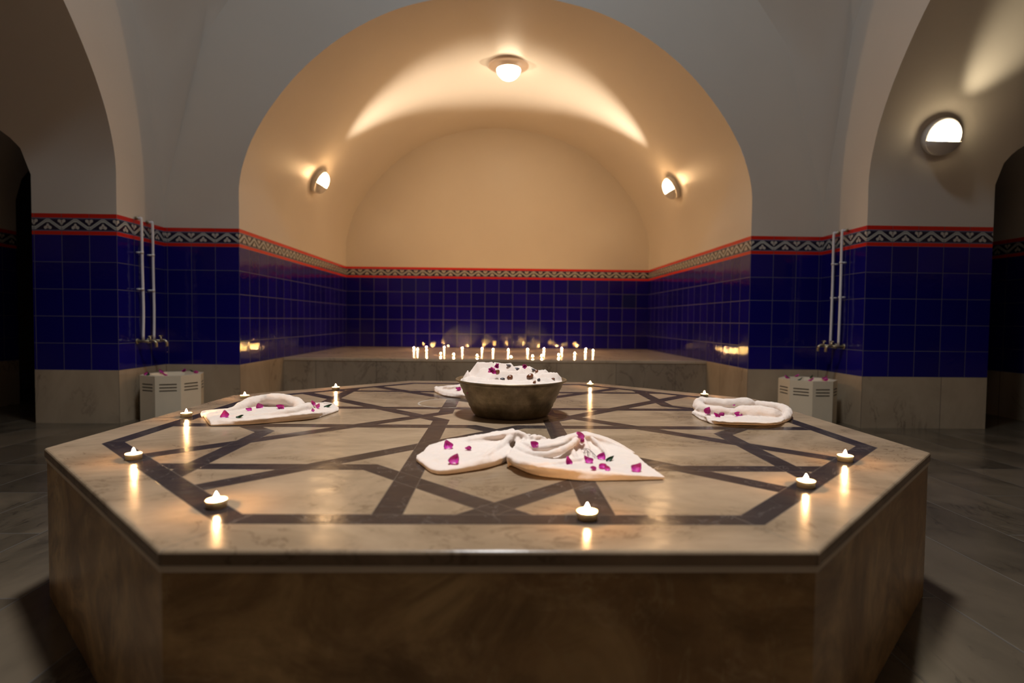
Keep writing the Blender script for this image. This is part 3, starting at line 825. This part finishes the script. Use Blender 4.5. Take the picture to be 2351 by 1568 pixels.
flower(1204,842,-.03,.012,'small ruffled magenta flower at the top right of the bowl heap',7)

# ------------------------------------------------------------------ tealights
def make_tealight():
    t=empty('tealight')
    bm=bmesh.new(); R=.0195
    lathe(bm,[(0,.0004),(R-.001,.0004),(R-.0003,.001),(R,.0145),(R+.0006,.0150),(R+.0002,.0155),(R-.0006,.0148),(R-.0009,.0016),(0,.0014)],28)
    bm_obj('cup',bm,STEEL,t,True)
    bm=bmesh.new(); lathe(bm,[(0,.0016),(R-.0012,.0016),(R-.0012,.0128),(R-.003,.0122),(.004,.0118),(0,.0118)],28)
    bm_obj('wax',bm,WAX,t,True)
    bm=bmesh.new(); tube(bm,[(0,0,.0117),(.0003,0,.0165)],.0006,6); bm_obj('wick',bm,WICK,t)
    bm=bmesh.new(); lathe(bm,[(0,.0140),(.0028,.0152),(.0043,.0175),(.0046,.0200),(.0038,.0232),(.0023,.0265),(.0009,.0295),(0,.0310)],10)
    bm_obj('flame',bm,FLAME,t,True)
    return t
proto=make_tealight(); used=[False]
def tealight(loc,label,group):
    if not used[0]: o=proto; used[0]=True
    else:
        o=proto.copy(); COL.objects.link(o)
        for ch in list(proto.children):
            c=ch.copy(); COL.objects.link(c); c.parent=o
    o.location=loc; o.rotation_euler=(0,0,random.random()*6); tag(o,label,'candle',group); return o
G1='tealights around the edge of the octagonal platform'
for (u,v),l in zip([(497,1164),(307,1054),(428,957),(562,915),(771,895),(1355,887),(1617,911),(1940,1058),(1850,1118),(1348,1191)],
  ['lit tealight at the front left corner of the dark inlay band','lit tealight on the left side band, nearest the far left corner of the platform',
   'lit tealight behind the left corner, just left of the ring towel','lit tealight on the back left band, behind the ring towel',
   'lit tealight on the back band between the ring towel and the bowl','lit tealight on the back band right of the metal bowl',
   'lit tealight on the back right band behind the rolled towel','lit tealight at the rightmost corner of the dark inlay band',
   'lit tealight on the front right diagonal of the inlay band','lit tealight on the front band below the twisted towel']):
    tealight(P(u,v,.0002),l,G1)
bench=[(-1.138,5.571),(-1.04,5.243),(-.998,5.806),(-.895,5.009),(-.651,4.35),(-.75,5.805),(-.493,4.218),(-.486,5.6),(-.226,4.037),(-.218,5.538),(-.067,5.33),(.132,5.242),(.139,3.83),(.392,5.43),(.376,4.021),(.479,4.092),(.628,5.645),(.689,4.313),(.887,5.781),(.914,4.633),(1.208,5.681),(1.097,4.995),(1.248,5.308)]
ordn=['leftmost','second from the left','third from the left','fourth from the left','fifth from the left','sixth from the left','seventh from the left','eighth from the left','ninth from the left','tenth from the left','eleventh from the left','twelfth from the left','thirteenth from the left','fourteenth from the left']
fr_=sorted([b for b in bench if b[1]<5.1]); bk=sorted([b for b in bench if b[1]>=5.1])
for nm,L in (('front',fr_),('back',bk)):
    for i,(x,y) in enumerate(L):
        od=ordn[i] if i<len(L)-1 else 'rightmost'
        tealight((x,y,ZP+.0002),'lit tealight in the %s row on the rear bench, %s'%(nm,od),'tealights on the rear bench')

# ------------------------------------------------------------------ wall lamps
def sconce(loc,normal,up,mat,label,lid=True,R=.135,base=None,deep=1.0):
    n=Vector(normal).normalized(); u=Vector(up); u=(u-n*u.dot(n)).normalized(); s=u.cross(n)
    t=empty('wall_lamp',loc); t.rotation_euler=Matrix((s,u,n)).transposed().to_euler()   # local x across, y up, z out
    tag(t,label,'lamp')
    RB=base or R; bm=bmesh.new(); lathe(bm,[(0,-.012),(RB,-.012),(RB,.034),(RB*.97,.044),(RB*.9,.047),(0,.047)] if not base else [(0,-.012),(RB,-.012),(RB,.008),(RB*.96,.014),(R*.95,.016),(R*.9,.045),(0,.047)],48); bm_obj('base',bm,ENAMEL if not base else SHADED_PLATE,t,True)
    ZG=.0475; bm=bmesh.new(); r=R*.86; lathe(bm,[(r*math.cos(a),ZG+(.068*deep)*math.sin(a)**(1 if not base else 1.25)) for a in [k*PI/2/10 for k in range(10)]]+[(0,ZG+.068*deep)],40)
    bm_obj('globe',bm,mat,t,True)
    if lid:
        bm=bmesh.new(); r=R*.95; h=.080
        lathe(bm,[(r*math.cos(a),.0472+h*math.sin(a)) for a in [k*PI/2/14 for k in range(14)]]+[(0,.0472+h)],56)
        bmesh.ops.bisect_plane(bm,geom=bm.verts[:]+bm.edges[:]+bm.faces[:],plane_co=(0,-R*.22,0),plane_no=(0,1,0),clear_outer=True)
        bmesh.ops.solidify(bm,geom=bm.faces[:],thickness=.003)
        bm_obj('eyelid_cover',bm,ENAMEL,t,True)
    return t
def on_vault(side,sg,z,d,off=.010):
    T=frame(side); u=prof_u(z); u2=prof_u(z+.02); tang=Vector(T(sg*u2,d,z+.02))-Vector(T(sg*u,d,z))
    p=Vector(T(sg*u,d,z)); inward=Vector(T(0,d,z))-p
    n=(inward-tang*inward.dot(tang)/tang.dot(tang)).normalized()
    return p+n*off,n,tang.normalized()
def beam(name,pos,target,watt,deg,col,r=.03):
    L=bpy.data.lights.new(name,'SPOT'); L.energy=watt; L.spot_size=math.radians(deg); L.spot_blend=1; L.color=col; L.shadow_soft_size=r
    o=bpy.data.objects.new(name,L); COL.objects.link(o); o.location=pos
    o.rotation_euler=(Vector(target)-Vector(pos)).to_track_quat('-Z','Y').to_euler(); return o
p,n,t=on_vault('front',-1,2.355,1.62); beam('wall_lamp_glow',p+n*.135+t*.04,p+n*1.0+t*.35,GLOW_W,165,LAMP_C,.05); beam('wall_lamp_light',p+n*.125+t*.03,(-.62,4.42,3.50),BEAM_W,56,(1,.83,.64)); sconce(p,n,t,GLOBE,'lit half-covered wall lamp on the left curve of the niche vault')
p,n,t=on_vault('front',1,2.375,1.72); beam('wall_lamp_glow',p+n*.135+t*.04,p+n*1.0+t*.35,GLOW_W,165,LAMP_C,.05); beam('wall_lamp_light',p+n*.125+t*.03,(.62,4.47,3.50),BEAM_W*1.15,56,(1,.83,.64)); sconce(p,n,t,GLOBE,'lit half-covered wall lamp on the right curve of the niche vault')
p,n,t=on_vault('right',-1,2.205,.47); beam('wall_lamp_light',p+n*.125+t*.03,(3.62,1.55,3.0),BEAM_W*.12,60,(1,.85,.6)); sconce(p,n,t,GLOBE3,'large lit half-covered wall lamp on the dim vault at the right edge')
sconce((RX+.095,YF+1.32,3.535),(0,0,-1),(.9,.4,0),GLOBE2,'lit round ceiling lamp at the crown of the niche vault',False,.15,.215,1.6)

# ------------------------------------------------------------------ pipes and taps
def water_pipe(x,y,z0,z1,sx,label,bend):
    t=empty('water_pipe',(x,y,z0)); tag(t,label,'pipe',None)
    L=z1-z0
    bm=bmesh.new(); tube(bm,[(0,0,0),(bend*.4,bend,L*.25),(0,bend*.4,L*.6),(0,0,L-.03),(-sx*.012,0,L-.006),(-sx*.03,0,L)],.0095,12,6); bm_obj('tube',bm,PVC,t,True)
    bm=bmesh.new(); tube(bm,[(-sx*.045,0,L),(-sx*.022,0,L)],.013,12); bm_obj('wall_fitting',bm,BRASS,t,True)
    for k in (.42,.72):
        bm=bmesh.new(); tube(bm,[(-sx*.042,0,L*k),(-sx*.008,0,L*k)],.0075,8); tube(bm,[(0,0,L*k-.008),(0,0,L*k+.008)],.0125,12); bm_obj('clip',bm,ENAMEL,t,True)
    return t
def faucet(x,y,z,sx,label):
    t=empty('faucet',(x,y,z)); tag(t,label,'tap',None)
    bm=bmesh.new(); tube(bm,[(-sx*.042,0,0),(sx*.06,0,0)],.011,14); bm_obj('body',bm,BRASS,t,True)
    bm=bmesh.new(); tube(bm,[(sx*.05,0,0),(sx*.08,-.002,.004),(sx*.102,-.004,-.012),(sx*.106,-.005,-.045)],[.011,.012,.011,.010],14); bm_obj('spout',bm,BRASS,t,True)
    bm=bmesh.new(); tube(bm,[(sx*.055,0,0),(sx*.055,0,.035)],.007,10); tube(bm,[(sx*.055,-.022,.038),(sx*.055,.022,.038)],.006,8); bm_obj('handle',bm,BRASS,t,True)
    bm=bmesh.new(); tube(bm,[(-sx*.045,0,0),(-sx*.040,0,0)],.022,16); bm_obj('wall_flange',bm,BRASS,t,True)
    return t
XL=RX-WX+.048; XR=RX+WX-.048
water_pipe(XL,2.385,.615,1.562,1,'white water pipe on the left wall, the one nearer the camera',.006)
water_pipe(XL,2.525,.615,1.555,1,'white water pipe on the left wall, the one nearer the niche',.004)
water_pipe(XR,2.520,.625,1.55,-1,'white water pipe on the right wall, the one nearer the niche',-.010)
water_pipe(XR,2.408,.625,1.552,-1,'white water pipe on the right wall, the one nearer the camera',-.010)
faucet(XL,2.385,.607,1,'brass tap at the foot of the nearer pipe on the left wall')
faucet(XL,2.525,.607,1,'brass tap at the foot of the farther pipe on the left wall')
faucet(XR,2.520,.618,-1,'brass tap at the foot of the farther pipe on the right wall')
faucet(XR,2.408,.618,-1,'brass tap at the foot of the nearer pipe on the right wall')

# ------------------------------------------------------------------ octagonal basins
def basin(x,y,r,h,rot,label):
    t=empty('marble_basin',(x,y,0),(0,0,rot)); tag(t,label,'basin',None)
    R=r/math.cos(PI/8); bm=bmesh.new(); slot=bmesh.new()
    rows_=[0,h-.118,h-.108,h-.094,h-.084,h-.070,h-.060,h]
    for k in range(8):
        a0=PI/8+k*PI/4-PI/4; a1=a0+PI/4
        p0=Vector((R*math.cos(a0),R*math.sin(a0),0)); p1=Vector((R*math.cos(a1),R*math.sin(a1),0)); n=-((p0+p1)/2).normalized()*.006
        cs=[0,.16,.84,1]
        for i in range(7):
            for j in range(3):
                c=[(p0.lerp(p1,cs[j]),rows_[i]),(p0.lerp(p1,cs[j+1]),rows_[i]),(p0.lerp(p1,cs[j+1]),rows_[i+1]),(p0.lerp(p1,cs[j]),rows_[i+1])]
                P4=[Vector((q.x,q.y,z)) for q,z in c]
                if j==1 and i in (1,3,5):
                    D=[q+n for q in P4]
                    for a in range(4): slot.faces.new([slot.verts.new(w) for w in (P4[a],P4[(a+1)%4],D[(a+1)%4],D[a])])
                    slot.faces.new([slot.verts.new(w) for w in D])
                else: bm.faces.new([bm.verts.new(w) for w in P4])
        ri=.76
        bm.faces.new([bm.verts.new(w) for w in (p0+Vector((0,0,h)),p1+Vector((0,0,h)),p1*ri+Vector((0,0,h)),p0*ri+Vector((0,0,h)))])
        bm.faces.new([bm.verts.new(w) for w in (p0*ri+Vector((0,0,h)),p1*ri+Vector((0,0,h)),p1*.5+Vector((0,0,h-.13)),p0*.5+Vector((0,0,h-.13)))])
        bm.faces.new([bm.verts.new(w) for w in (p0*.5+Vector((0,0,h-.13)),p1*.5+Vector((0,0,h-.13)),Vector((0,0,h-.14)))])
    bmesh.ops.remove_doubles(bm,verts=bm.verts,dist=1e-5)
    bmesh.ops.remove_doubles(slot,verts=slot.verts,dist=1e-5)
    bm_obj('body',bm,WHITEM,t); tag(bm_obj('grooves',slot,GROOVE,t),'three grooves cut into each face near the rim, shade put into their grey')
    return t
BLx,BLy,BH=-2.566,2.42,.352; BRx,BRy=2.515,2.42
basin(BLx,BLy,.206,BH,.36,'white octagonal marble basin with grooved faces in the left corner below the taps')
basin(BRx,BRy,.200,BH,.06,'white octagonal marble basin with grooved faces in the right corner below the taps')
for cx,nm,L in ((BLx,'left',[(-.125,-.13,0,'at its front left'),(-.10,-.15,1,'at its front left beside a petal'),(-.14,.08,0,'at its back left'),(.0,.165,0,'at its back middle'),(.03,-.165,0,'at its front middle'),(.11,.10,1,'at its back right'),(.165,.03,0,'at its right end'),(.06,.16,1,'at its back edge')]),
                (BRx,'right',[(-.165,.02,0,'at its left end'),(-.12,-.11,1,'at its front left'),(-.06,-.165,0,'at its front, left of middle'),(-.10,.13,1,'at its back left'),(.0,.16,0,'at its back middle'),(.06,-.16,0,'at its front, right of middle'),(.10,.12,1,'at its back right'),(.155,.02,0,'at its right end')])):
    for dx,dy,lf,w_ in L:
        o=bract((cx+dx,2.42+dy,BH+.001),.042,random.random()*6,.35,('green leaf' if lf else 'magenta petal')+' on the rim of the %s basin, %s'%(nm,w_),bool(lf))
